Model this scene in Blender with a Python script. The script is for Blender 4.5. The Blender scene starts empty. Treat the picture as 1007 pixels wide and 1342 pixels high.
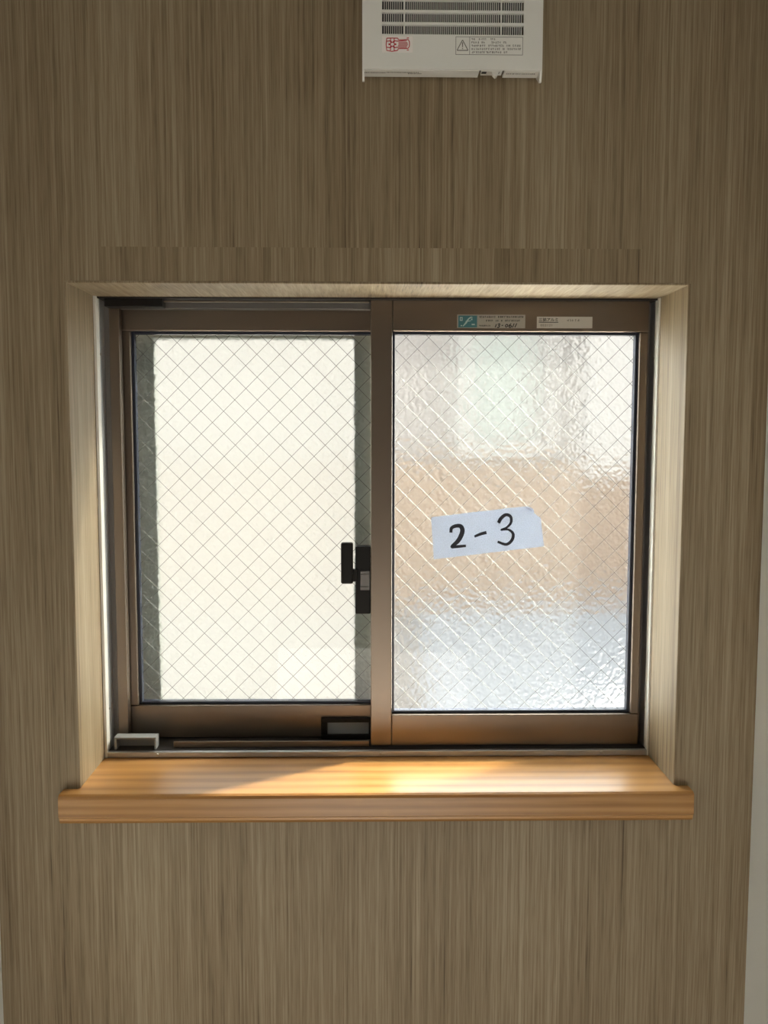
import bpy, bmesh, math, random
from mathutils import Matrix, Vector

random.seed(7)
scene = bpy.context.scene
col = scene.collection

# ------------------------------------------------------------------ camera
FPX, CX, CY = 1200.0, 503.5, 671.0            # focal length and centre in pixels of the 1007 x 1342 frame
CAM = Vector((-0.012, -1.0119, 0.4033))
PITCH, YAW, ROLL = 0.088, -0.0174, -0.0014
ROT = (Matrix.Rotation(YAW, 3, 'Z') @ Matrix.Rotation(-PITCH, 3, 'X') @ Matrix.Rotation(ROLL, 3, 'Y'))
cam_d = bpy.data.cameras.new('camera')
cam_d.sensor_fit = 'VERTICAL'
cam_d.sensor_height = 24.0
cam_d.lens = 24.0 * FPX / 1342.0
cam_d.clip_start = 0.01
cam = bpy.data.objects.new('camera', cam_d)
col.objects.link(cam)
cam.matrix_world = Matrix.Translation(CAM) @ (ROT @ Matrix.Rotation(math.pi / 2, 3, 'X')).to_4x4()
scene.camera = cam

# ------------------------------------------------------------------ light and exposure
scene.view_settings.view_transform = 'Standard'
scene.view_settings.look = 'None'
scene.view_settings.gamma = 1.0
scene.view_settings.use_curve_mapping = False
scene.view_settings.exposure = 0.42

world = bpy.data.worlds.new('sky')
scene.world = world
world.use_nodes = True
bg = world.node_tree.nodes['Background']
bg.inputs[0].default_value = (0.95, 0.975, 1.0, 1)
bg.inputs[1].default_value = 11.0

sun_d = bpy.data.lights.new('sun', 'SUN')
sun_d.energy = 55.0
sun_d.angle = math.radians(5)
sun_d.color = (1.0, 0.92, 0.80)
sun = bpy.data.objects.new('sun', sun_d)
col.objects.link(sun)
sun.rotation_euler = Vector((0.68, 0.42, 0.60)).to_track_quat('Z', 'Y').to_euler()

hall_d = bpy.data.lights.new('hall_fill', 'AREA')      # added fill light, set low in the doorway behind the camera
hall_d.shape = 'RECTANGLE'
hall_d.size, hall_d.size_y = 0.70, 0.7
hall_d.energy = 6.4
hall_d.color = (1.0, 0.95, 0.86)
hall = bpy.data.objects.new('hall_fill', hall_d)
col.objects.link(hall)
hall.location = (0, -1.95, -0.74)
hall.rotation_euler = (math.pi / 2 + .32, 0, 0)                  # faces +Y, into the room

# ------------------------------------------------------------------ helpers
def P(u, v, Y):
    """pixel of the photograph -> (x, z) on the plane y = Y"""
    d = ROT @ Vector(((u - CX) / FPX, 1.0, (CY - v) / FPX))
    t = (Y - CAM.y) / d.y
    return CAM.x + d.x * t, CAM.z + d.z * t
def PX(u, v, Y): return P(u, v, Y)[0]
def PZ(u, v, Y): return P(u, v, Y)[1]

def wloc(o):
    v = Vector(o.location)
    while o.parent:
        o = o.parent
        v += Vector(o.location)
    return v

def obj(name, bm, mat, parent=None, kind=None, smooth=False, mats=None):
    """a bmesh in world coordinates -> one mesh object with its origin at its base"""
    bm.normal_update()
    xs = [v.co for v in bm.verts]
    c = Vector(((min(p.x for p in xs) + max(p.x for p in xs)) / 2,
                (min(p.y for p in xs) + max(p.y for p in xs)) / 2, min(p.z for p in xs)))
    for v in bm.verts: v.co -= c
    me = bpy.data.meshes.new(name)
    bm.to_mesh(me); bm.free()
    for m in (mats or [mat]): me.materials.append(m)
    if smooth:
        for p in me.polygons: p.use_smooth = True
    o = bpy.data.objects.new(name, me)
    col.objects.link(o)
    if parent:
        o.parent = parent
        o.location = c - wloc(parent)
    else:
        o.location = c
    if kind: o['kind'] = kind
    return o

def thing(name, label, cat, loc, group=None, kind=None):
    o = bpy.data.objects.new(name, None)
    o.empty_display_size = 0.05
    col.objects.link(o)
    o.location = loc
    o['label'] = label
    if cat: o['category'] = cat
    if group: o['group'] = group
    if kind: o['kind'] = kind
    return o

def tag(o, label, cat=None, kind=None):
    o['label'] = label
    if cat: o['category'] = cat
    if kind: o['kind'] = kind
    return o

def box(bm, x0, x1, y0, y1, z0, z1, bev=0.0, seg=2):
    x0, x1 = min(x0, x1), max(x0, x1); y0, y1 = min(y0, y1), max(y0, y1); z0, z1 = min(z0, z1), max(z0, z1)
    r = bmesh.ops.create_cube(bm, size=1.0)
    vs = r['verts']
    for v in vs:
        v.co = Vector((x0 + (v.co.x + .5) * (x1 - x0), y0 + (v.co.y + .5) * (y1 - y0), z0 + (v.co.z + .5) * (z1 - z0)))
    if bev > 0:
        es = list({e for v in vs for e in v.link_edges})
        bmesh.ops.bevel(bm, geom=es, offset=bev, segments=seg, profile=0.5, affect='EDGES')
    return bm

def B(*a, **k): return box(bmesh.new(), *a, **k)

def prism(bm, pts, y0, y1):
    """polygon of (x, z) points extruded from y0 to y1"""
    f = [bm.verts.new((x, y0, z)) for x, z in pts]
    b = [bm.verts.new((x, y1, z)) for x, z in pts]
    bm.faces.new(f); bm.faces.new(b[::-1])
    n = len(pts)
    for i in range(n):
        bm.faces.new((f[i], b[i], b[(i + 1) % n], f[(i + 1) % n]))
    bmesh.ops.recalc_face_normals(bm, faces=bm.faces[:])
    return bm

def prism_x(bm, pts, x0, x1):
    """polygon of (y, z) points extruded along x"""
    f = [bm.verts.new((x0, y, z)) for y, z in pts]
    b = [bm.verts.new((x1, y, z)) for y, z in pts]
    bm.faces.new(f); bm.faces.new(b[::-1])
    n = len(pts)
    for i in range(n):
        bm.faces.new((f[i], b[i], b[(i + 1) % n], f[(i + 1) % n]))
    bmesh.ops.recalc_face_normals(bm, faces=bm.faces[:])
    return bm

def ring(bm, x0, x1, z0, z1, w, y0, y1, bev=0.0):
    """rectangular frame of bar width w"""
    box(bm, x0, x0 + w, y0, y1, z0, z1, bev); box(bm, x1 - w, x1, y0, y1, z0, z1, bev)
    box(bm, x0 + w, x1 - w, y0, y1, z0, z0 + w, bev); box(bm, x0 + w, x1 - w, y0, y1, z1 - w, z1, bev)
    return bm

def stroke(bm, pts, widths, y0, y1, sub=6):
    """a pen stroke: smooth polyline of (x, z) with a width, as a thin solid ribbon"""
    def cr(a, b, c, d, t):
        return .5 * ((2 * b) + (-a + c) * t + (2 * a - 5 * b + 4 * c - d) * t * t + (-a + 3 * b - 3 * c + d) * t ** 3)
    q = []
    n = len(pts)
    if not isinstance(widths, (list, tuple)): widths = [widths] * n
    for i in range(n - 1):
        i0, i3 = max(i - 1, 0), min(i + 2, n - 1)
        for k in range(sub):
            t = k / sub
            q.append((cr(pts[i0][0], pts[i][0], pts[i + 1][0], pts[i3][0], t),
                      cr(pts[i0][1], pts[i][1], pts[i + 1][1], pts[i3][1], t),
                      widths[i] + (widths[i + 1] - widths[i]) * t))
    q.append((pts[-1][0], pts[-1][1], widths[-1]))
    L, R = [], []
    for i, (x, z, w) in enumerate(q):
        a, b = q[max(i - 1, 0)], q[min(i + 1, len(q) - 1)]
        d = Vector((b[0] - a[0], b[1] - a[1]))
        d = d.normalized() if d.length > 0 else Vector((1, 0))
        L.append((x - d.y * w / 2, z + d.x * w / 2)); R.append((x + d.y * w / 2, z - d.x * w / 2))
    for i in range(len(q) - 1):
        v = [bm.verts.new((p[0], yy, p[1])) for yy in (y0, y1) for p in (L[i], L[i + 1], R[i + 1], R[i])]
        bm.faces.new(v[0:4]); bm.faces.new(v[7:3:-1])
        for a in range(4):
            bm.faces.new((v[a], v[a + 4], v[(a + 1) % 4 + 4], v[(a + 1) % 4]))
    bmesh.ops.recalc_face_normals(bm, faces=bm.faces[:])
    return bm

def screw(bm, x, y, z, r, axis):
    """a small pan-head screw with a cross recess; axis 'y' faces the room, 'z' faces up, 'x' faces sideways"""
    m = {'y': Matrix.Rotation(math.pi / 2, 4, 'X'), 'z': Matrix(), 'x': Matrix.Rotation(math.pi / 2, 4, 'Y')}[axis]
    M = Matrix.Translation((x, y, z)) @ m
    bmesh.ops.create_cone(bm, cap_ends=True, segments=12, radius1=r, radius2=r * .7, depth=r * .7, matrix=M)
    for a in (0, math.pi / 2):
        bmesh.ops.create_cube(bm, size=1, matrix=M @ Matrix.Translation((0, 0, r * .36)) @ Matrix.Rotation(a, 4, 'Z') @ Matrix.Diagonal((r * 1.1, r * .25, r * .06, 1)))
    return bm

# ------------------------------------------------------------------ materials
def new_mat(name):
    m = bpy.data.materials.new(name)
    m.use_nodes = True
    nt = m.node_tree
    return m, nt, nt.nodes['Principled BSDF'], nt.nodes['Material Output']

def plain(name, c, rough=0.5, metal=0.0, spec=0.5, bump=0.0, bscale=200):
    m, nt, p, out = new_mat(name)
    p.inputs['Base Color'].default_value = (*c, 1)
    p.inputs['Roughness'].default_value = rough
    p.inputs['Metallic'].default_value = metal
    p.inputs['Specular IOR Level'].default_value = spec
    tc = nt.nodes.new('ShaderNodeTexCoord')
    nz = nt.nodes.new('ShaderNodeTexNoise')
    nz.inputs['Scale'].default_value = bscale
    nt.links.new(tc.outputs['Object'], nz.inputs['Vector'])
    mr = nt.nodes.new('ShaderNodeMapRange')
    mr.inputs[3].default_value = max(rough - .06, 0.02); mr.inputs[4].default_value = rough + .06
    nt.links.new(nz.outputs['Fac'], mr.inputs[0])
    nt.links.new(mr.outputs[0], p.inputs['Roughness'])
    if bump:
        b = nt.nodes.new('ShaderNodeBump')
        b.inputs['Strength'].default_value = bump
        b.inputs['Distance'].default_value = 0.001
        nt.links.new(nz.outputs['Fac'], b.inputs['Height'])
        nt.links.new(b.outputs[0], p.inputs['Normal'])
    return m

def grain(name, scale, stops, rough, fine=(1, 1, 1), offset=(0, 0, 0), waves=None, coat=0.0, bump=0.25, pores=False):
    """streaky wood print: coarse and fine streaks from stretched noise, in world metres"""
    m, nt, p, out = new_mat(name)
    N, L = nt.nodes.new, nt.links.new
    geo = N('ShaderNodeNewGeometry')
    def streak(sc, detail, r):
        mp = N('ShaderNodeMapping'); mp.inputs['Scale'].default_value = sc; mp.inputs['Location'].default_value = offset
        L(geo.outputs['Position'], mp.inputs['Vector'])
        n = N('ShaderNodeTexNoise'); n.inputs['Scale'].default_value = 1.0
        n.inputs['Detail'].default_value = detail; n.inputs['Roughness'].default_value = r
        n.inputs['Distortion'].default_value = 0.15
        L(mp.outputs[0], n.inputs['Vector'])
        return n
    a = streak(scale, 6, .62)
    b = streak(tuple(s * f for s, f in zip(scale, fine)), 3, .6)
    mix = N('ShaderNodeMix'); mix.data_type = 'FLOAT'; mix.inputs[0].default_value = 0.48
    L(a.outputs['Fac'], mix.inputs[2]); L(b.outputs['Fac'], mix.inputs[3])
    fac = mix.outputs[0]
    if pores:
        ax = max(range(3), key=lambda i: scale[i])
        low = [2.0, 2.0, 0.25]; low[ax] = 9.0
        hi = [30.0, 30.0, 16.0]; hi[ax] = 620.0
        c = streak(tuple(low), 2, .5); d = streak(tuple(hi), 2, .6)
        m1 = N('ShaderNodeMapRange'); m1.inputs[1].default_value = .3; m1.inputs[2].default_value = .7
        m1.inputs[3].default_value = -.07; m1.inputs[4].default_value = .07
        L(c.outputs['Fac'], m1.inputs[0])
        m2 = N('ShaderNodeMapRange'); m2.inputs[1].default_value = .30; m2.inputs[2].default_value = .56
        m2.inputs[3].default_value = -.09; m2.inputs[4].default_value = .03
        L(d.outputs['Fac'], m2.inputs[0])
        a1 = N('ShaderNodeMath'); a1.operation = 'ADD'; L(fac, a1.inputs[0]); L(m1.outputs[0], a1.inputs[1])
        a2 = N('ShaderNodeMath'); a2.operation = 'ADD'; L(a1.outputs[0], a2.inputs[0]); L(m2.outputs[0], a2.inputs[1])
        fac = a2.outputs[0]
    if waves:
        sc, amt = waves
        mp = N('ShaderNodeMapping'); mp.inputs['Scale'].default_value = sc
        L(geo.outputs['Position'], mp.inputs['Vector'])
        w = N('ShaderNodeTexWave'); w.wave_type = 'RINGS'; w.rings_direction = 'X'
        w.inputs['Scale'].default_value = 1.0; w.inputs['Distortion'].default_value = 2.2
        w.inputs['Detail'].default_value = 3; w.inputs['Detail Scale'].default_value = 1.2
        L(mp.outputs[0], w.inputs['Vector'])
        mx = N('ShaderNodeMix'); mx.data_type = 'FLOAT'; mx.inputs[0].default_value = amt
        L(fac, mx.inputs[2]); L(w.outputs['Fac'], mx.inputs[3])
        fac = mx.outputs[0]
    cr = N('ShaderNodeValToRGB')
    el = cr.color_ramp.elements
    el[0].position, el[0].color = stops[0][0], (*stops[0][1], 1)
    el[1].position, el[1].color = stops[-1][0], (*stops[-1][1], 1)
    for s in stops[1:-1]:
        e = el.new(s[0]); e.color = (*s[1], 1)
    L(fac, cr.inputs[0])
    L(cr.outputs[0], p.inputs['Base Color'])
    p.inputs['Roughness'].default_value = rough
    p.inputs['Coat Weight'].default_value = coat
    p.inputs['Coat Roughness'].default_value = 0.25
    bp = N('ShaderNodeBump'); bp.inputs['Strength'].default_value = bump; bp.inputs['Distance'].default_value = 0.0006
    L(fac, bp.inputs['Height']); L(bp.outputs[0], p.inputs['Normal'])
    return m

WALLC = [(0.27, (0.085, 0.053, 0.024)), (0.41, (0.195, 0.138, 0.074)), (0.54, (0.272, 0.206, 0.124)), (0.72, (0.39, 0.315, 0.212))]
M = {}
M['wall'] = grain('oak_print_wallpaper', (120, 8, 1.3), WALLC, .55, (3.0, 2.0, 2.6), pores=True)
M['patch'] = grain('oak_print_wallpaper_patch', (120, 8, 1.3), WALLC, .55, (3.0, 2.0, 2.6), offset=(41.0, 3.0, 7.0), pores=True)
M['wall_jamb'] = grain('oak_print_wallpaper_on_jamb', (8, 140, 1.3), WALLC, .5, (2.4, 3.0, 2.6), pores=True)
M['wall_head'] = grain('oak_print_wallpaper_on_head', (170, 9, 8), WALLC, .5, (2.2, 2.0, 2.0), pores=True)
SILLC = [(0.27, (0.26, 0.112, 0.028)), (0.5, (0.40, 0.195, 0.055)), (0.75, (0.50, 0.275, 0.098))]
M['sill'] = grain('sill_wood', (2.0, 60, 60), SILLC, .34, (2.2, 3, 3), coat=.06, bump=.06, waves=((4.0, 14, 38), .22))
M['white_wall'] = plain('white_wallpaper', (0.86, 0.87, 0.85), .8, bump=.3, bscale=700)
M['ceiling'] = plain('ceiling_white', (0.8, 0.79, 0.75), .9, bump=.2, bscale=500)
M['floor'] = grain('floor_wood', (25, 2, 25), [(0.3, (0.16, 0.09, 0.045)), (0.7, (0.30, 0.18, 0.09))], .4)
M['bronze'] = plain('bronze_aluminium', (0.20, 0.160, 0.125), .36, .92, .5, bump=.03, bscale=900)
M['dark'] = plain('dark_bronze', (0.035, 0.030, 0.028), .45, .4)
M['black'] = plain('black_plastic', (0.010, 0.009, 0.008), .5, 0, .2)
M['gasket'] = plain('blue_black_gasket', (0.018, 0.022, 0.040), .35)
M['silver'] = plain('grey_aluminium', (0.50, 0.50, 0.51), .36, .8)
M['vinyl'] = plain('white_vinyl_angle', (0.82, 0.80, 0.74), .45)
M['grey_plastic'] = plain('grey_plastic', (0.25, 0.255, 0.26), .5)
M['light_metal'] = plain('lever_metal', (0.16, 0.15, 0.145), .4, .3)
M['wire'] = plain('steel_wire', (0.17, 0.175, 0.17), .5, .6)
M['fan'] = plain('fan_white_plastic', (0.82, 0.81, 0.77), .5, bump=.05, bscale=600)
M['fan_dark'] = plain('fan_inside', (0.045, 0.047, 0.052), .7)
M['paper'] = plain('sticker_paper', (0.36, 0.345, 0.31), .55)
M['paper_white'] = plain('sticker_white', (0.52, 0.50, 0.46), .5)
M['paper_fan'] = plain('fan_sticker_white', (0.92, 0.87, 0.84), .5)
M['print_grey'] = plain('print_grey', (0.22, 0.21, 0.19), .6)
M['print_black'] = plain('print_black', (0.02, 0.02, 0.02), .6)
M['print_red'] = plain('print_red', (0.55, 0.03, 0.05), .5)
M['teal'] = plain('sticker_teal', (0.055, 0.19, 0.22), .4)
M['teal_light'] = plain('sticker_teal_print', (0.42, 0.56, 0.56), .4)
M['ink'] = plain('marker_ink', (0.018, 0.020, 0.035), .5)
M['screw'] = plain('screw_steel', (0.45, 0.44, 0.42), .3, .9)

def glass_clear():
    """smooth room side of the pane: passes light straight, mirrors a little"""
    m, nt, p, out = new_mat('glass_smooth_face')
    N, L = nt.nodes.new, nt.links.new
    nt.nodes.remove(p)
    t = N('ShaderNodeBsdfTransparent'); t.inputs[0].default_value = (0.95, 0.97, 0.96, 1)
    g = N('ShaderNodeBsdfGlossy'); g.inputs['Roughness'].default_value = 0.03
    f = N('ShaderNodeFresnel'); f.inputs[0].default_value = 1.35
    x = N('ShaderNodeMixShader')
    L(f.outputs[0], x.inputs[0]); L(t.outputs[0], x.inputs[1]); L(g.outputs[0], x.inputs[2]); L(x.outputs[0], out.inputs[0])
    return m

def glass_hammered(name, strength, rough, w_trans, w_diff, tint):
    """patterned outer side of the pane: bumpy refraction, some scattering, some straight light"""
    m, nt, p, out = new_mat(name)
    N, L = nt.nodes.new, nt.links.new
    nt.nodes.remove(p)
    geo = N('ShaderNodeNewGeometry')
    n1 = N('ShaderNodeTexNoise'); n1.inputs['Scale'].default_value = 165; n1.inputs['Detail'].default_value = 1.5
    n2 = N('ShaderNodeTexVoronoi'); n2.feature = 'SMOOTH_F1'; n2.inputs['Scale'].default_value = 210
    L(geo.outputs['Position'], n1.inputs['Vector']); L(geo.outputs['Position'], n2.inputs['Vector'])
    mx = N('ShaderNodeMix'); mx.data_type = 'FLOAT'; mx.inputs[0].default_value = .45
    L(n1.outputs['Fac'], mx.inputs[2]); L(n2.outputs['Distance'], mx.inputs[3])
    bp = N('ShaderNodeBump'); bp.inputs['Strength'].default_value = strength; bp.inputs['Distance'].default_value = 0.0045
    L(mx.outputs[0], bp.inputs['Height'])
    r = N('ShaderNodeBsdfRefraction'); r.inputs['IOR'].default_value = 1.12; r.inputs['Roughness'].default_value = rough
    r.inputs[0].default_value = (*tint, 1)
    L(bp.outputs[0], r.inputs['Normal'])
    d = N('ShaderNodeBsdfTranslucent'); d.inputs[0].default_value = (*tint, 1)
    L(bp.outputs[0], d.inputs['Normal'])
    t = N('ShaderNodeBsdfTransparent'); t.inputs[0].default_value = (*tint, 1)
    a = N('ShaderNodeMixShader'); a.inputs[0].default_value = w_diff / (1 - w_trans)
    L(r.outputs[0], a.inputs[1]); L(d.outputs[0], a.inputs[2])
    b = N('ShaderNodeMixShader'); b.inputs[0].default_value = w_trans
    L(a.outputs[0], b.inputs[1]); L(t.outputs[0], b.inputs[2]); L(b.outputs[0], out.inputs[0])
    return m
M['glass_front'] = glass_clear()
M['glass_back'] = glass_hammered('glass_hammered_face', 1.0, 0.33, 0.20, 0.012, (0.93, 0.96, 0.94))

def sheet(name, c, w_transp, w_diffuse, weave=0.0):
    """thin sheet: part open or clear, part lit through, part reflecting"""
    m, nt, p, out = new_mat(name)
    N, L = nt.nodes.new, nt.links.new
    nt.nodes.remove(p)
    d = N('ShaderNodeBsdfDiffuse'); t = N('ShaderNodeBsdfTranslucent'); x = N('ShaderNodeBsdfTransparent')
    d.inputs[0].default_value = t.inputs[0].default_value = (*c, 1)
    if weave:
        geo = N('ShaderNodeNewGeometry')
        nz = N('ShaderNodeTexNoise'); nz.inputs['Scale'].default_value = weave; nz.inputs['Detail'].default_value = 2
        L(geo.outputs['Position'], nz.inputs['Vector'])
        cr = N('ShaderNodeValToRGB'); e = cr.color_ramp.elements
        e[0].position, e[0].color = .3, (*[v * .8 for v in c], 1)
        e[1].position, e[1].color = .7, (*[min(v * 1.08, 1) for v in c], 1)
        L(nz.outputs['Fac'], cr.inputs[0]); L(cr.outputs[0], d.inputs[0]); L(cr.outputs[0], t.inputs[0])
    a = N('ShaderNodeMixShader'); a.inputs[0].default_value = w_diffuse
    L(t.outputs[0], a.inputs[1]); L(d.outputs[0], a.inputs[2])
    b = N('ShaderNodeMixShader'); b.inputs[0].default_value = w_transp
    L(a.outputs[0], b.inputs[1]); L(x.outputs[0], b.inputs[2]); L(b.outputs[0], out.inputs[0])
    return m
M['screen_mesh'] = sheet('insect_screen_net', (0.162, 0.157, 0.152), .46, .45)
M['tape'] = sheet('masking_tape_paper', (0.54, 0.59, 0.69), .14, .75, weave=900)

# ------------------------------------------------------------------ the room
D = 0.0957                        # depth of the window return
W2, H = 0.34, 0.5644              # half width and height of the opening; sill top at z = 0
RX1 = PX(975, 1342, 0)            # right side wall
RX0 = PX(5, 1342, 0)              # left side wall
ZF, ZC, YB = -1.10, 1.30, -1.80
YE = 0.165                         # outer face of the house wall

bm = bmesh.new()
box(bm, RX0 - .1, -W2, 0, D + .002, ZF, ZC); box(bm, W2, RX1 + .1, 0, D + .002, ZF, ZC)
box(bm, -W2, W2, 0, D + .002, H, ZC); box(bm, -W2, W2, 0, D + .002, ZF, -.036)
wall = tag(obj('wall_window', bm, M['wall']), 'wall covered in brown vertical wood grain wallpaper around the window', kind='structure')
zp0, zp1 = H + .0005, PZ(500, 325, 0)
bm = B(PX(132, 345, 0), PX(842, 345, 0), -.0004, .001, zp0, zp1)
obj('wallpaper_patch', bm, M['patch'], wall)
bm = bmesh.new()
box(bm, -2.5, -W2 + .012, D + .03, YE, ZF - 3, 2.6); box(bm, W2 - .012, 2.5, D + .03, YE, ZF - 3, 2.6)
box(bm, -W2 + .012, W2 - .012, D + .03, YE, H - .012, 2.6); box(bm, -W2 + .012, W2 - .012, D + .03, YE, ZF - 3, .004)
M['render'] = plain('outer_render', (0.15, 0.14, 0.13), .9, bump=.4, bscale=300)
tag(obj('wall_outside', bm, M['render']), 'pale rendered outer skin of the house wall', kind='structure')
tag(obj('wall_left', B(RX0 - .1, RX0, YB, 0, ZF, ZC), M['white_wall']), 'plain white side wall whose edge shows low beside the brown wall, opposite the wider strip', kind='structure')
tag(obj('wall_right', B(RX1, RX1 + .1, YB, 0, ZF, ZC), M['white_wall']), 'plain white side wall next to the sill end', kind='structure')
bm = bmesh.new()
box(bm, RX0 - .1, -.36, YB - .1, YB, ZF, ZC); box(bm, .36, RX1 + .1, YB - .1, YB, ZF, ZC); box(bm, -.36, .36, YB - .1, YB, ZF + 2.0, ZC)
tag(obj('wall_back', bm, M['white_wall']), 'white wall with the open doorway facing the window', kind='structure')
tag(obj('floor', B(RX0 - .1, RX1 + .1, -2.3, D, ZF - .05, ZF), M['floor']), 'brown wooden floor', kind='structure')
tag(obj('ceiling', B(RX0 - .1, RX1 + .1, -2.3, D, ZC, ZC + .05), M['ceiling']), 'white ceiling', kind='structure')
bm = bmesh.new()
box(bm, RX0 - .1, -.36, -2.3, YB - .1, ZF, ZC); box(bm, .36, RX1 + .1, -2.3, YB - .1, ZF, ZC)
box(bm, -.36, .36, -2.3, -2.25, ZF, ZC)
tag(obj('wall_hall', bm, M['floor']), 'brown panelled wall of the hall beyond the doorway', kind='structure')

# window return: wallpapered liners of the opening
trim = thing('trim_1', 'wallpapered return boards lining the window opening', None, (0, 0, 0), kind='structure')
LT = 0.0022
obj('side_return', B(-W2 - .0005, -W2 + LT, -.0008, D, 0.0, H, .0009), M['wall_jamb'], trim)
obj('side_return', B(W2 - LT, W2 + .0005, -.0008, D, 0.0, H, .0009), M['wall_jamb'], trim)
obj('head_return', B(-W2 + LT, W2 - LT, -.0008, D, H - LT, H + .0005, .0009), M['wall_head'], trim)

# sill board with moulded nose
xs0, xs1 = PX(76, 1045, -.022), PX(910, 1045, -.022)
bm = bmesh.new()
prof = [(-.002, .0)]
nose = [(-.0185, 0.0), (-.0215, -.0015), (-.0225, -.0045), (-.0225, -.0255), (-.0205, -.0272), (-.0205, -.0300), (-.0180, -.0335), (-.002, -.0345)]
prism_x(bm, prof + nose, xs0, xs1)
box(bm, -W2, W2, -.002, D + .001, -.0345, 0)
sill = tag(obj('window_sill', bm, M['sill']), 'orange-brown wooden sill board with a moulded front nose', kind='structure')

# ------------------------------------------------------------------ window frame
YF = D + .002                     # front plane of the frame flange
win = thing('window_1', 'bronze aluminium sliding window frame with silver edge', None, (0, YF, 0), kind='structure')
X = dict(rl=-W2 + LT, rr=W2 - LT)
gl, gr = PX(124.8 + 7, 690, YF), PX(857.7, 690, YF)      # white angle, mid height
zt = PZ(495, 386.5, YF)                                      # top of the opening in the frame
zb = PZ(495, 988, YF)
# white vinyl angle: left, right, head
obj('vinyl_angle', B(-W2 + LT, gl - .0013, YF, YF + .0018, .0006, H - LT, .0004), M['wall_jamb'], win)
obj('vinyl_angle', B(gr + .0013, W2 - LT, YF, YF + .0018, .0006, H - LT, .0004), M['wall_jamb'], win)
obj('vinyl_angle', B(gl - .0013, gr + .0013, YF, YF + .0018, zt + .0013, H - LT, .0004), M['wall_head'], win)
WD = .0092                                                   # depth of the white leg, lit from the side by the window
obj('white_edge', B(gl - .0012, gl + .0022, YF - .0036, YF + WD, .0006, zt + .0012, .0004), M['vinyl'], win)
obj('white_edge', B(gr - .0026, gr + .0012, YF - .0036, YF + WD, .0006, zt + .0012, .0004), M['vinyl'], win)
obj('white_edge', B(gl + .0022, gr - .0026, YF - .0036, YF + WD * .8, zt - .0014, zt + .0012, .0004), M['vinyl'], win)
# jambs: silver face behind the white leg, then the deep dark channel
jl, jr = gl + .0022, gr - .0026
obj('jamb', B(jl - .004, jl + .0002, YF + WD + .0002, YF + .028, .004, zt + .001, .0003), M['silver'], win)
obj('jamb', B(jr - .0002, jr + .004, YF + WD + .0002, YF + .028, .004, zt + .001, .0003), M['silver'], win)
bm = bmesh.new()
box(bm, -W2 + .002, jl - .0042, YF + .002, YE + .014, 0.006, H - .004)
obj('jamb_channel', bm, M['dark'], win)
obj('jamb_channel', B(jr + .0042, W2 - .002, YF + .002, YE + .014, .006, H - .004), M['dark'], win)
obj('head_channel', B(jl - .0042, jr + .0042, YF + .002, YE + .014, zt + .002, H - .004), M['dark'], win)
# sill member: silver front flange and lower dark trough
SF = .0075
bm = B(jl - .0035, jr + .0035, YF - .003, YF + .0035, .0005, SF, .0008)
fl = obj('sill_flange', bm, M['silver'], win)
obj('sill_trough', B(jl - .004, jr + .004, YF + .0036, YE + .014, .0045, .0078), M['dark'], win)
# cover strip of the left jamb and inner tracks
YS_R, YS_L, TH = YF + .0120, YF + .0465, .0255                # faces of right and left sash, thickness
cl0, cl1 = PX(141 + 5, 690, YF + .030), PX(162.5, 690, YF + .030)
obj('jamb_cover', B(jl + .0005, cl1, YF + .0285, YF + .0435, .0085, zt - .001, .0008), M['bronze'], win)
ms = PX(486, 690, YS_R)                                       # left edge of the meeting stile
z_rail = PZ(350, 971, YF + .014)
obj('lower_track', B(PX(228, 972, YF + .014), ms - .002, YF + .012, YF + .016, .0080, z_rail, .0004), M['bronze'], win)
obj('upper_track', B(PX(213, 395, YF + .014), ms - .002, YF + .012, YF + .016, PZ(350, 396.5, YF + .014), PZ(350, 394.6, YF + .014), .0003), M['bronze'], win)
obj('track_end_block', B(PX(137, 395, YF + .006), PX(213, 395, YF + .006), YF + .004, YF + .024, PZ(170, 402, YF + .006), zt + .0015, .001), M['black'], win)
# grey corner block, hollow
bx0, bx1 = PX(150, 975, YF + .006), PX(205, 975, YF + .006)
bz0, bz1 = .0082, PZ(170, 960.5, YF + .022)
bm = bmesh.new()
box(bm, bx0, bx1, YF + .0185, YF + .0205, bz0, bz1, .0004)
box(bm, bx0, bx1, YF + .0045, YF + .0205, bz1 - .0022, bz1, .0004)
box(bm, bx1 - .0022, bx1, YF + .0045, YF + .0183, bz0, bz1 - .0024, .0004)
box(bm, bx0, bx0 + .003, YF + .0045, YF + .0183, bz0, bz1 - .0024, .0004)
obj('corner_block', bm, M['grey_plastic'], win)
for u, v in ((207, 984.5), (499, 984.5), (788, 983.5)):
    x, z = P(u, v, YF)
    obj('screw', screw(bmesh.new(), x, YF - .0034, .0042, .0024, 'y'), M['screw'], win)
for xx, sg, v in ((jl, 1, 464), (jl, 1, 928), (jr, -1, 470), (jr, -1, 927)):
    obj('screw', screw(bmesh.new(), xx + sg * .0004, YF + .010, PZ(140 if sg > 0 else 858, v, YF + .01), .0022, 'x'), M['screw'], win)

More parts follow.
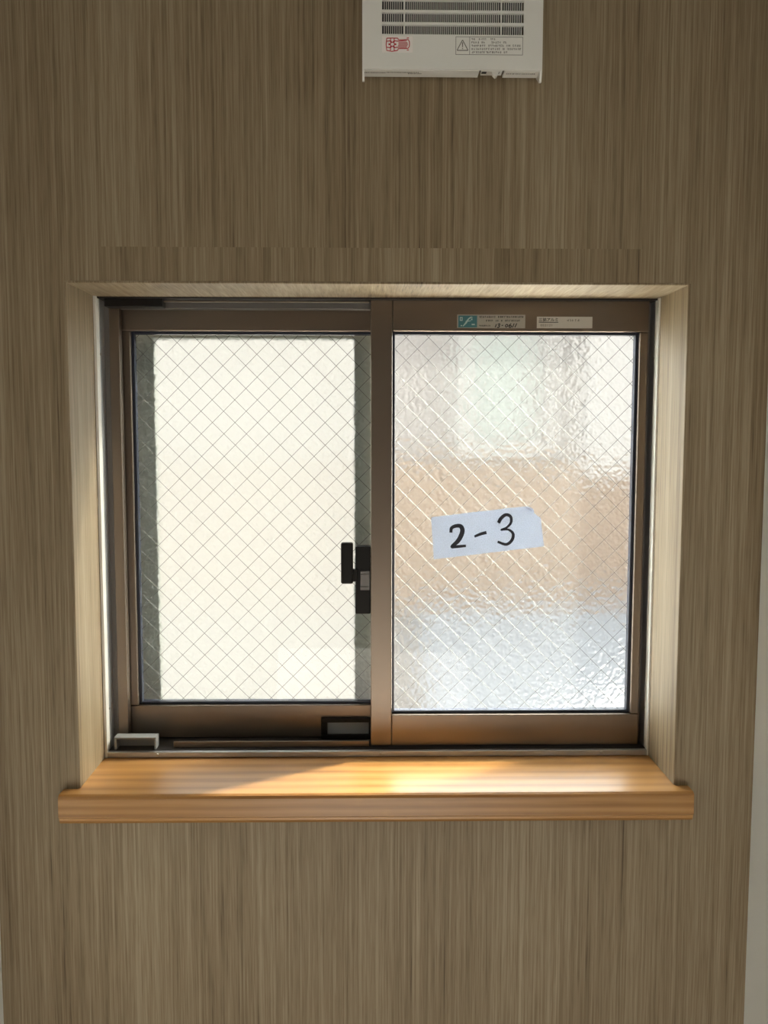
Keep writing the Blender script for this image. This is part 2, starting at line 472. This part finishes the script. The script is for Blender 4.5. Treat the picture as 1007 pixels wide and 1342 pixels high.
# ------------------------------------------------------------------ sashes
def wire_mesh(x0, x1, z0, z1, y, pitch, ox, oz, r=.00031):
    """crossed wires at 45 degrees clipped to the pane"""
    bm = bmesh.new()
    for s in (1, -1):
        # line: z - s*x = c
        cs = [z - s * x for x in (x0, x1) for z in (z0, z1)]
        c0 = oz - s * ox
        k = math.floor((min(cs) - c0) / pitch)
        while c0 + k * pitch < max(cs):
            c = c0 + k * pitch; k += 1
            pts = []
            for x in (x0, x1):
                z = s * x + c
                if z0 <= z <= z1: pts.append((x, z))
            for z in (z0, z1):
                x = (z - c) / s
                if x0 < x < x1: pts.append((x, z))
            if len(pts) < 2: continue
            a = Vector((pts[0][0], y + .0003 * s, pts[0][1])); b = Vector((pts[1][0], y + .0003 * s, pts[1][1]))
            if (b - a).length < .004: continue
            Mx = Matrix.Translation((a + b) / 2) @ (b - a).to_track_quat('Z', 'Y').to_matrix().to_4x4()
            bmesh.ops.create_cone(bm, cap_ends=False, segments=6, radius1=r, radius2=r, depth=(b - a).length, matrix=Mx)
    return bm

def pane(x0, x1, z0, z1, y0, y1):
    bm = B(x0, x1, y0, y1, z0, z1)
    bm.normal_update()
    for f in bm.faces:
        f.material_index = 1 if f.normal.y > .5 else 0
    return bm

def sash(label, Y, xl, xr, zlo, zhi, gx0, gx1, gz0, gz1, meet, wires):
    """meet: 'l' or 'r', the side of the full-height meeting stile"""
    t = thing('sliding_sash', label, 'window sash', ((xl + xr) / 2, Y + TH / 2, zlo))
    bv = .0011
    yb = Y + TH
    G = .0034
    if meet == 'l':
        obj('meeting_stile', B(xl, gx0, Y, yb, zlo, zhi, bv), M['bronze'], t)
        rx0, rx1 = gx0 + .0003, xr
        obj('stile', B(gx1, xr, Y + .0006, yb, gz0 + .0003, gz1 - .0003, bv), M['bronze'], t)
    else:
        obj('meeting_stile', B(gx1, xr, Y, yb, zlo, zhi, bv), M['bronze'], t)
        rx0, rx1 = xl, gx1 - .0003
        obj('stile', B(xl, gx0, Y + .0006, yb, gz0 + .0003, gz1 - .0003, bv), M['bronze'], t)
    obj('top_rail', B(rx0, rx1, Y + .0003, yb, gz1, zhi, bv), M['bronze'], t)
    obj('bottom_rail', B(rx0, rx1, Y + .0003, yb, zlo, gz0, bv), M['bronze'], t)
    obj('gasket', ring(bmesh.new(), gx0, gx1, gz0, gz1, G, Y + .0075, Y + .018, .0005), M['gasket'], t)
    p = obj('pane', pane(gx0 + G - .0005, gx1 - G + .0005, gz0 + G - .0005, gz1 - G + .0005, Y + .0095, Y + .0163), None, t,
            mats=[M['glass_front'], M['glass_back']])
    p['label'] = 'textured wired glass pane'
    w = obj('wire_mesh', wire_mesh(gx0 + G, gx1 - G, gz0 + G, gz1 - G, Y + .0128, *wires), M['wire'], p)
    w['kind'] = 'stuff'
    return t

PITCH_W = .0277
# right sash, in the inner track
Y = YS_R
rxl, rxr = ms, PX(844, 690, Y)
rzlo, rzhi = PZ(670, 976.5, Y), zt - .0025
rg = (PX(514, 690, Y), PX(833, 690, Y), PZ(670, 936.5, Y), PZ(670, 434.5, Y))
xo, zo = P(517, 722, Y + .0128)
sash_r = sash('inner bronze window sash with stickers on its top rail, hammered wired glass', Y, rxl, rxr, rzlo, rzhi, *rg, 'l', (PITCH_W, xo, zo))
# left sash, in the outer track
Y = YS_L
lxl, lxr = PX(162.5, 690, Y), PX(512, 690, Y)
lzlo, lzhi = .0090, zt - .0025
lg = (PX(176, 690, Y), PX(490, 690, Y), PZ(330, 924.5, Y), PZ(330, 434, Y))
xo, zo = P(181, 830, Y + .0128)
sash_l = sash('outer bronze window sash with black finger pull, backed by the bright screen', Y, lxl, lxr, lzlo, lzhi, *lg, 'r', (PITCH_W * 1.03, xo, zo))

# crescent lock on the left face of the meeting stile
Y = YS_R
ax0, ax1 = PX(466, 760, Y + .006), ms - .0002
az0, az1 = PZ(476, 804, Y + .006), PZ(476, 716, Y + .006)
lock = obj('lock_body', B(ax0, ax1, Y + .003, Y + .022, az0, az1, .0012), M['black'], sash_r)
lock['label'] = 'black crescent lock body'
lx0, lx1 = PX(447, 740, Y - .004), PX(463, 740, Y - .004)
lz0, lz1 = PZ(455, 765, Y - .004), PZ(455, 711, Y - .004)
bm = B(lx0, lx1, Y - .007, Y + .002, lz0, lz1, .0022)
box(bm, lx1 - .002, ax0 + .003, Y - .001, Y + .006, lz0 + .002, PZ(455, 746, Y), .0008)
obj('lever', bm, M['black'], lock)
bx = PX(472.5, 760, Y + .002)
bm = B(bx, ax1 - .001, Y + .0008, Y + .0029, PZ(480, 773.5, Y), PZ(480, 748.5, Y), .0006)
box(bm, bx, ax1 - .001, Y - .0006, Y + .0012, PZ(480, 773.5, Y), PZ(480, 769, Y), .0004)
box(bm, bx, ax1 - .001, Y - .0004, Y + .0012, PZ(480, 753.5, Y), PZ(480, 752.5, Y), .0002)
obj('release_button', bm, M['light_metal'], lock)

# finger pull on the bottom rail of the left sash
Y = YS_L
fx0, fx1 = PX(421, 955, Y - .004), PX(489, 955, Y - .004)
fz0, fz1 = PZ(450, 968, Y - .004), PZ(450, 941, Y - .004)
bm = bmesh.new()
bw = .0055
box(bm, fx0, fx1, Y - .006, Y + .0002, fz1 - bw, fz1, .0008); box(bm, fx0, fx1, Y - .006, Y + .0002, fz0, fz0 + bw, .0008)
box(bm, fx0, fx0 + bw * 1.5, Y - .006, Y + .0002, fz0 + bw, fz1 - bw, .0008); box(bm, fx1 - bw, fx1, Y - .006, Y + .0002, fz0 + bw, fz1 - bw, .0008)
fp = obj('finger_pull', bm, M['black'], sash_l)
obj('pull_plate', B(fx0 + bw * 1.5, fx1 - bw, Y - .0012, Y + .0002, fz0 + bw, fz1 - bw), M['grey_plastic'], fp)

# ------------------------------------------------------------------ stickers on the right sash's top rail
Y = YS_R
YP = Y + .0003
def rect_px(u0, v0, u1, v1, yy, th, mat, name, parent, bm=None):
    a = P(u0, v0, yy); b = P(u1, v1, yy)
    return obj(name, B(a[0], b[0], yy - th, yy, a[1], b[1]), mat, parent)
def glyph_line(bm, u0, u1, v, h, yy, th, n, seed, fill=.8):
    """a row of small printed characters too small to read"""
    r = random.Random(seed)
    step = (u1 - u0) / n
    for i in range(n):
        if r.random() > fill: continue
        c = u0 + step * i
        for k in range(3):
            if r.random() < .5:
                a, b = (c + r.uniform(0, .2) * step, v + h * (k / 3)), (c + r.uniform(.6, .85) * step, v + h * (k / 3) + h * .2)
            else:
                q = r.uniform(0, .65) * step
                a, b = (c + q, v), (c + q + step * .2, v + h)
            pa, pb = P(*a, yy), P(*b, yy)
            box(bm, pa[0], pb[0], yy - th, yy, pa[1], pb[1])
    return bm

st = rect_px(599.5, 412.2, 688.5, 430.2, YP, .00015, M['paper'], 'maker_sticker', sash_r)
st['label'] = 'grey sticker with a teal emblem and handwritten number'
YY = YP - .00015
rect_px(601, 413.5, 625.5, 429.2, YY, .00008, M['teal'], 'teal_panel', st)
bm = bmesh.new()
ye = YY - .00008
stroke(bm, [P(607, 427.5, ye), P(611, 423, ye), P(614, 418.5, ye), P(617.5, 415.8, ye), P(619.5, 416.2, ye)], [.0010, .0020, .0016, .0014, .0008], ye - .0001, ye)
stroke(bm, [P(610.5, 421.3, ye), P(617.5, 420.4, ye)], .0009, ye - .0001, ye)
a = P(603, 415.5, ye); b = P(606.5, 420.5, ye)
ring(bm, a[0], b[0], b[1], a[1], .0010, ye - .0001, ye)
for u0, v0, u1, v1 in ((617.5, 417.5, 619.5, 419.5), (604, 426, 606, 427.5), (618.5, 424.5, 622.5, 426)):
    a = P(u0, v0, ye); b = P(u1, v1, ye)
    box(bm, a[0], b[0], ye - .0001, ye, a[1], b[1])
obj('emblem', bm, M['teal_light'], st)
bm = bmesh.new()
glyph_line(bm, 628, 687, 414.0, 2.6, YY, .00008, 24, 1, .95)
glyph_line(bm, 632, 659, 419.2, 2.2, YY, .00008, 11, 2, .8)
glyph_line(bm, 662, 682, 419.0, 2.4, YY, .00008, 9, 3, 1)
glyph_line(bm, 628, 645, 425.8, 2.0, YY, .00008, 10, 4, .95)
obj('small_print', bm, M['print_black'], st, kind='stuff')
def H_(pts): return [P(u, v, YY) for u, v in pts]
bm = bmesh.new()
hw = .0011
for s in ([(651.0, 424.8), (649.2, 429.0)],
          [(652.6, 425.2), (655.2, 424.4), (655.0, 426.2), (653.6, 426.8), (655.0, 427.6), (653.6, 429.3), (651.6, 428.8)],
          [(657.6, 426.6), (659.8, 426.2)],
          [(665.2, 424.8), (662.8, 426.4), (663.4, 428.6), (665.8, 427.2), (665.4, 425.0)],
          [(670.2, 424.2), (667.4, 426.8), (668.0, 429.2), (670.4, 428.4), (670.0, 426.6), (667.8, 427.4)],
          [(674.2, 424.0), (671.8, 429.2)], [(677.6, 423.8), (675.0, 429.0)]):
    stroke(bm, H_(s), hw, YY - .0001, YY, 4)
obj('handwriting', bm, M['print_black'], st)

def text_mesh(txt, u, v, hpx, wpx, yy, th, mat, name, parent):
    """lettering as a thin solid, fitted into a box of pixels at plane yy"""
    cu = bpy.data.curves.new(name, 'FONT'); cu.body = txt; cu.size = 1.0; cu.extrude = 0.0; cu.offset = 0.022; cu.resolution_u = 3
    to = bpy.data.objects.new(name, cu); col.objects.link(to)
    bpy.context.view_layer.update()
    me = bpy.data.meshes.new_from_object(to.evaluated_get(bpy.context.evaluated_depsgraph_get()))
    bpy.data.objects.remove(to)
    bm = bmesh.new(); bm.from_mesh(me)
    if not bm.verts: bm.free(); return None
    xs = [q.co.x for q in bm.verts]; ys = [q.co.y for q in bm.verts]
    a = P(u, v, yy); b = P(u + wpx, v + hpx, yy)
    for q in bm.verts:
        fx = (q.co.x - min(xs)) / (max(xs) - min(xs)); fz = (q.co.y - min(ys)) / (max(ys) - min(ys))
        q.co = Vector((a[0] + (b[0] - a[0]) * fx, yy - th, b[1] + (a[1] - b[1]) * fz))
    return obj(name, bm, mat, parent)

st2 = rect_px(704.0, 415.0, 776.5, 430.3, YP, .00015, M['paper_white'], 'size_sticker', sash_r)
st2['label'] = 'white rectangular sticker with black maker lettering'
text_mesh('三協アルミ', 706.5, 416.4, 5.0, 25, YY, .00008, M['print_black'], 'lettering', st2)
rect_px(706.5, 421.8, 732, 422.8, YY, .00008, M['print_black'], 'underline', st2)
text_mesh('052121', 708.5, 424.8, 3.0, 15.5, YY, .00008, M['print_grey'], 'number', st2)
bm = bmesh.new()
glyph_line(bm, 743, 760, 418.4, 2.8, YY, .00008, 5, 11, 1)
obj('small_print', bm, M['print_grey'], st2, kind='stuff')

# ------------------------------------------------------------------ tape on the right pane
YT = YS_R + .0093
def C5(pts): return [P(540 + x / 5.035, 640 + y / 5.035, YT) for x, y in pts]
outline = [(128, 190), (240, 178), (380, 160), (520, 145), (640, 130), (745, 120), (780, 124), (798, 134), (808, 152), (806, 166),
           (818, 172), (832, 184), (850, 194), (858, 260), (866, 330), (873, 383), (740, 398), (600, 414), (450, 433), (300, 450),
           (145, 468), (140, 380), (133, 280)]
bm = bmesh.new()
prism(bm, C5(outline), YT - .0002, YT)
tape = tag(obj('paper_tape', bm, M['tape']), 'torn white paper tape with a handwritten number stuck on the glass', 'tape')
def ink(name, pts, w):
    bm = bmesh.new()
    stroke(bm, C5(pts), [v / 5.035 * .00105 for v in w] if isinstance(w, list) else w, YT - .00035, YT - .0002)
    obj(name, bm, M['ink'], tape)
ink('digit_two', [(258, 292), (262, 262), (290, 248), (322, 250), (334, 278), (322, 318), (300, 352), (262, 386), (300, 384), (357, 379)], [18, 20, 22, 26, 28, 28, 26, 16, 18, 15])
ink('dash', [(413, 318), (455, 301), (493, 291)], [14, 18, 20])
ink('digit_three', [(572, 228), (590, 196), (622, 174), (652, 188), (654, 226), (626, 258), (588, 274), (636, 272), (668, 300), (660, 342), (622, 370), (566, 352)],
    [20, 22, 20, 18, 16, 13, 10, 13, 18, 19, 18, 14])
bm = bmesh.new()
prism(bm, C5([(742, 122), (770, 126), (803, 150), (797, 154), (770, 142)]), YT - .0012, YT - .0009)
obj('curled_corner', bm, M['tape'], tape)

# ------------------------------------------------------------------ insect screen outside the left half
YN = YE + .016
scr = thing('insect_screen', 'sunlit insect screen in a dark frame outside the glass', 'insect screen', (-.17, YN, .004))
sx0, sxa = -W2 + .016, PX(206, 690, YN)
sxb, sx1 = PX(465, 690, YN), PX(512, 690, YN)
sza, szb = .028, PZ(330, 443.5, YN)
szt, sz0 = H - .014, .0085
ys0, ys1 = YN, YN + .012
M['screen_frame'] = plain('screen_frame_grey', (0.16, 0.165, 0.15), .5, .3)
obj('screen_stile', B(sx0, sxa, ys0, ys1, sz0, szt, .001), M['screen_frame'], scr)
obj('screen_stile', B(sxb, sx1, ys0, ys1, sz0, szt, .001), M['screen_frame'], scr)
obj('screen_rail', B(sxa, sxb, ys0, ys1, szb, szt, .001), M['screen_frame'], scr)
obj('screen_rail', B(sxa, sxb, ys0, ys1, sz0, sza, .001), M['screen_frame'], scr)
obj('screen_net', B(sxa - .001, sxb + .001, ys1 - .0012, ys1 - .0009, sza - .001, szb + .001), M['screen_mesh'], scr, kind='stuff')

# ------------------------------------------------------------------ what stands outside
M['ground'] = plain('pale_concrete', (0.55, 0.53, 0.50), .9, bump=.3, bscale=20)
tag(obj('ground', B(-12, 12, YE, 14, -4.2, -4.0), M['ground']), 'pale concrete ground between the houses', kind='structure')
M['bounce'] = plain('bounce_slope_pale', (0.80, 0.79, 0.77), .6)  # added roof-like slope, bounces sun up onto the head return
tag(obj('bounce_slope', prism_x(bmesh.new(), [(YE + .015, -.36), (YE + 1.1, -.64), (YE + 1.1, -.68), (YE + .015, -.40)], -1.6, 1.6), M['bounce']),
    'added pale slope below the window that bounces sunlight up through it', kind='structure')
YH = 2.4
M['siding'] = plain('pale_siding', (0.073, 0.064, 0.061), .8, bump=.3, bscale=60)
M['tan'] = plain('tan_siding', (0.063, 0.040, 0.0245), .8, bump=.3, bscale=60)
M['white_paint'] = plain('white_paint', (0.098, 0.090, 0.086), .6)
M['house_glass'] = plain('house_window_glass', (0.092, 0.100, 0.095), .25, .0)
M['grey_roof'] = plain('pale_grey_roof', (0.076, 0.078, 0.085), .5)
nb = thing('neighbour_house', 'blurred pale house with a tan band seen through the textured glass', 'house', (0, YH + 1.5, -4.0))
obj('wall', B(-1.9, 1.9, YH, YH + 3, -4.0, 1.1), M['siding'], nb)
zb0, zb1 = PZ(640, 805, YH), PZ(640, 605, YH)
obj('tan_band', B(-1.9, 1.9, YH - .03, YH + .001, zb0, zb1), M['tan'], nb)
px0, px1 = PX(765, 600, YH), PX(900, 600, YH)
obj('pale_panel', B(px0, px1, YH - .045, YH + .001, zb1 - .06, 1.05), M['white_paint'], nb)
wx0, wz1 = P(600, 400, YH); wx1, wz0 = P(730, 600, YH)
wn = obj('window', ring(bmesh.new(), wx0, wx1, wz0, wz1, .06, YH - .06, YH + .001, .005), M['white_paint'], nb)
obj('window_pane', B(wx0 + .06, wx1 - .06, YH - .02, YH + .001, wz0 + .06, wz1 - .06), M['house_glass'], wn)
ex0 = PX(560, 850, YH - .5)
obj('lower_roof', prism_x(bmesh.new(), [(YH - .9, PZ(700, 1000, YH - .9)), (YH, PZ(700, 800, YH)), (YH, PZ(700, 800, YH) - .1), (YH - .9, PZ(700, 1000, YH - .9) - .1)], ex0, 1.9), M['grey_roof'], nb)
obj('roof', prism_x(bmesh.new(), [(YH - .15, 1.1), (YH - .15, 1.2), (YH + 1.5, 1.75), (YH + 3.15, 1.2), (YH + 3.15, 1.1)], -2.05, 2.05), M['grey_roof'], nb)

# ------------------------------------------------------------------ ventilation fan on the wall
YV = -.024                       # front of the cover
fan = thing('wall_fan', 'white plastic wall fan cover with dark louvres and red emblem', 'fan', (0.08, -.01, PZ(590, 90, YV)))
fx0, fx1 = PX(475, 60, YV), PX(711.5, 60, YV)
fzb = PZ(590, 91, YV)
fzt = fzb + .215
gx0_, gx1_ = PX(501, 30, YV), PX(686.8, 30, YV)
zs = [PZ(590, v, YV) for v in (45.2, 32.6, 29.2, 16.6, 13.6, 1.2)]
row_h, gap = zs[1] - zs[0], zs[2] - zs[1]
NR = 9
rows = [(zs[0] + k * (row_h + gap), zs[0] + k * (row_h + gap) + row_h) for k in range(NR)]
gtop = rows[-1][1]
cxs = [(gx0_, PX(529, 30, YV)), (PX(531.4, 30, YV), PX(656.4, 30, YV)), (PX(658.4, 30, YV), gx1_)]
bm = bmesh.new()
ct = .0022                        # cover sheet, with real openings for the louvre field
box(bm, fx0, gx0_, YV, YV + ct, fzb, fzt); box(bm, gx1_, fx1, YV, YV + ct, fzb, fzt)
box(bm, gx0_, gx1_, YV, YV + ct, fzb, rows[0][0]); box(bm, gx0_, gx1_, YV, YV + ct, gtop, fzt)
box(bm, fx0, fx0 + ct, YV + ct, 0, fzb, fzt); box(bm, fx1 - ct, fx1, YV + ct, 0, fzb, fzt)
box(bm, fx0 + ct, fx1 - ct, YV + ct, 0, fzt - ct, fzt)
cover = obj('cover', bm, M['fan'], fan)
for x0, x1 in ((fx0, fx0 + ct), (fx1 - ct, fx1)):       # side flanges that run lower than the face
    bm = bmesh.new()
    prism_x(bm, [(YV, fzb - .0002), (YV + .004, fzb - .0105), (YV + .0075, fzb - .0105), (-.0005, fzb - .0002)], x0, x1)
    obj('side_flange', bm, M['fan'], fan)
tx0, tx1 = PX(628, 94, YV + .006), PX(661, 94, YV + .006)
bm = bmesh.new()
box(bm, fx0 + ct, tx0, YV + ct, YV + .020, fzb - .0005, fzb + .002); box(bm, tx1, fx1 - ct, YV + ct, YV + .020, fzb - .0005, fzb + .002)
obj('bottom_tray', bm, M['fan'], fan)
obj('switch_slot', B(tx0, tx1, YV + ct, YV + .018, fzb + .004, fzb + .006), M['fan_dark'], fan)
obj('switch_plate', B(tx0 + .0022, tx1 - .0022, YV + ct, YV + .014, fzb - .0005, fzb + .002), M['fan'], fan)
sxm = PX(649, 95, YV + .006)
bm = bmesh.new()
prism(bm, [(sxm - .004, fzb - .0006), (sxm + .004, fzb - .0006), (sxm + .002, fzb - .005), (sxm, fzb - .0058), (sxm - .002, fzb - .004)], YV + .003, YV + .009)
obj('switch_knob', bm, M['fan'], fan)
bm = bmesh.new()
for a, b in ((-.014, -.009), (.003, .0045)):
    box(bm, sxm + a, sxm + b, YV + .004, YV + .009, fzb - .0008, fzb - .0004)
obj('switch_mark', bm, M['print_black'], fan)
for i in range(NR - 1):
    obj('cross_bar', B(gx0_, gx1_, YV + .0002, YV + .004, rows[i][1], rows[i + 1][0]), M['fan'], fan)
for c in (0, 1):
    bm = bmesh.new()
    for r in rows: box(bm, cxs[c][1], cxs[c + 1][0], YV + .0002, YV + .004, r[0], r[1])
    obj('upright_bar', bm, M['fan'], fan)
bm = bmesh.new()
sp = .00205
for x0, x1 in cxs:
    n = int((x1 - x0) / sp)
    for r in rows:
        for k in range(1, n):
            x = x0 + (x1 - x0) * k / n
            box(bm, x - .00032, x + .00032, YV + .001, YV + .004, r[0], r[1])
obj('louvre_slats', bm, M['fan'], fan, kind='stuff')
obj('inner_grille', B(gx0_, gx1_, YV + .010, YV + .012, rows[0][0], gtop), M['fan_dark'], fan)
# stickers on the cover
ss = rect_px(501, 47.5, 541, 69, YV, .00015, M['paper_fan'], 'emblem_sticker', fan)
ss['label'] = 'pale sticker with a red emblem'
ye = YV - .00015
def E3(pts): return [P(440 + x / 5.035, y / 5.035, ye) for x, y in pts]
bm = bmesh.new()
lw = .0009
for s in ([(338, 252), (410, 252), (412, 262), (440, 264), (480, 262), (488, 290), (480, 318), (440, 320), (412, 322), (408, 333), (338, 333), (338, 252)],
          [(362, 252), (362, 268), (338, 272)], [(388, 252), (388, 268), (412, 272)], [(362, 333), (362, 316), (338, 312)], [(388, 333), (388, 316), (410, 312)],
          [(412, 272), (470, 270)], [(415, 282), (475, 282)], [(415, 292), (478, 292)], [(412, 302), (475, 302)], [(410, 312), (470, 312)],
          [(470, 252), (484, 250)], [(470, 330), (484, 330)]):
    stroke(bm, E3(s), lw, ye - .0001, ye, 2)
for i in range(6):
    a = i * math.pi / 3
    stroke(bm, E3([(375 + 14 * math.cos(a), 292 + 14 * math.sin(a)), (375 + 26 * math.cos(a), 292 + 26 * math.sin(a))]), .0016, ye - .0001, ye, 1)
stroke(bm, E3([(375 + 14 * math.cos(k * math.pi / 6), 292 + 14 * math.sin(k * math.pi / 6)) for k in range(13)]), lw, ye - .0001, ye, 1)
obj('emblem', bm, M['print_red'], ss)

sw = rect_px(597.5, 47.8, 685.5, 72.5, YV, .00015, M['fan'], 'warning_sticker', fan)
sw['label'] = 'outlined warning label with a triangle and small print'
a = P(597.5, 47.8, ye); b = P(685.5, 72.5, ye)
bm = ring(bmesh.new(), a[0], b[0], b[1], a[1], .0005, ye - .0001, ye)
x = PX(615.5, 60, ye); box(bm, x, x + .0005, ye - .0001, ye, b[1], a[1])
obj('outline', bm, M['print_grey'], sw)
bm = bmesh.new()
tri = [P(606.5, 52.3, ye), P(613.7, 66, ye), P(599.2, 66, ye)]
for i in range(3):
    stroke(bm, [tri[i], tri[(i + 1) % 3]], .0009, ye - .0001, ye, 1)
stroke(bm, [P(606.5, 55.5, ye), P(606.5, 62, ye)], [.0014, .0008], ye - .0001, ye, 1)
stroke(bm, [P(606.5, 63, ye), P(606.5, 64.4, ye)], .0011, ye - .0001, ye, 1)
obj('warning_triangle', bm, M['print_grey'], sw)
bm = bmesh.new()
for i, (u0, u1, n) in enumerate(((618, 650, 13), (618, 665, 18), (618, 683, 24), (618, 684, 24), (618, 671, 20))):
    glyph_line(bm, u0, u1, 50.0 + i * 4.3, 2.7, ye, .0001, n, 30 + i, .9)
obj('small_print', bm, M['print_grey'], sw, kind='stuff')
r_ = random.Random(5)                                       # tiny print on the underside of the tray
bm = bmesh.new()
for u0, u1, yy in ((478, 505, .0075), (507, 548, .0065), (535, 552, .0095), (664, 674, .0080), (676, 700, .0080)):
    x, xe = PX(u0, 94, YV + yy), PX(u1, 94, YV + yy)
    while x < xe:
        w = r_.uniform(.0006, .0014)
        box(bm, x, x + w, YV + yy, YV + yy + .0022, fzb - .0006, fzb - .0004)
        x += w + r_.uniform(.0004, .0008)
obj('small_print', bm, M['print_grey'], fan, kind='stuff')
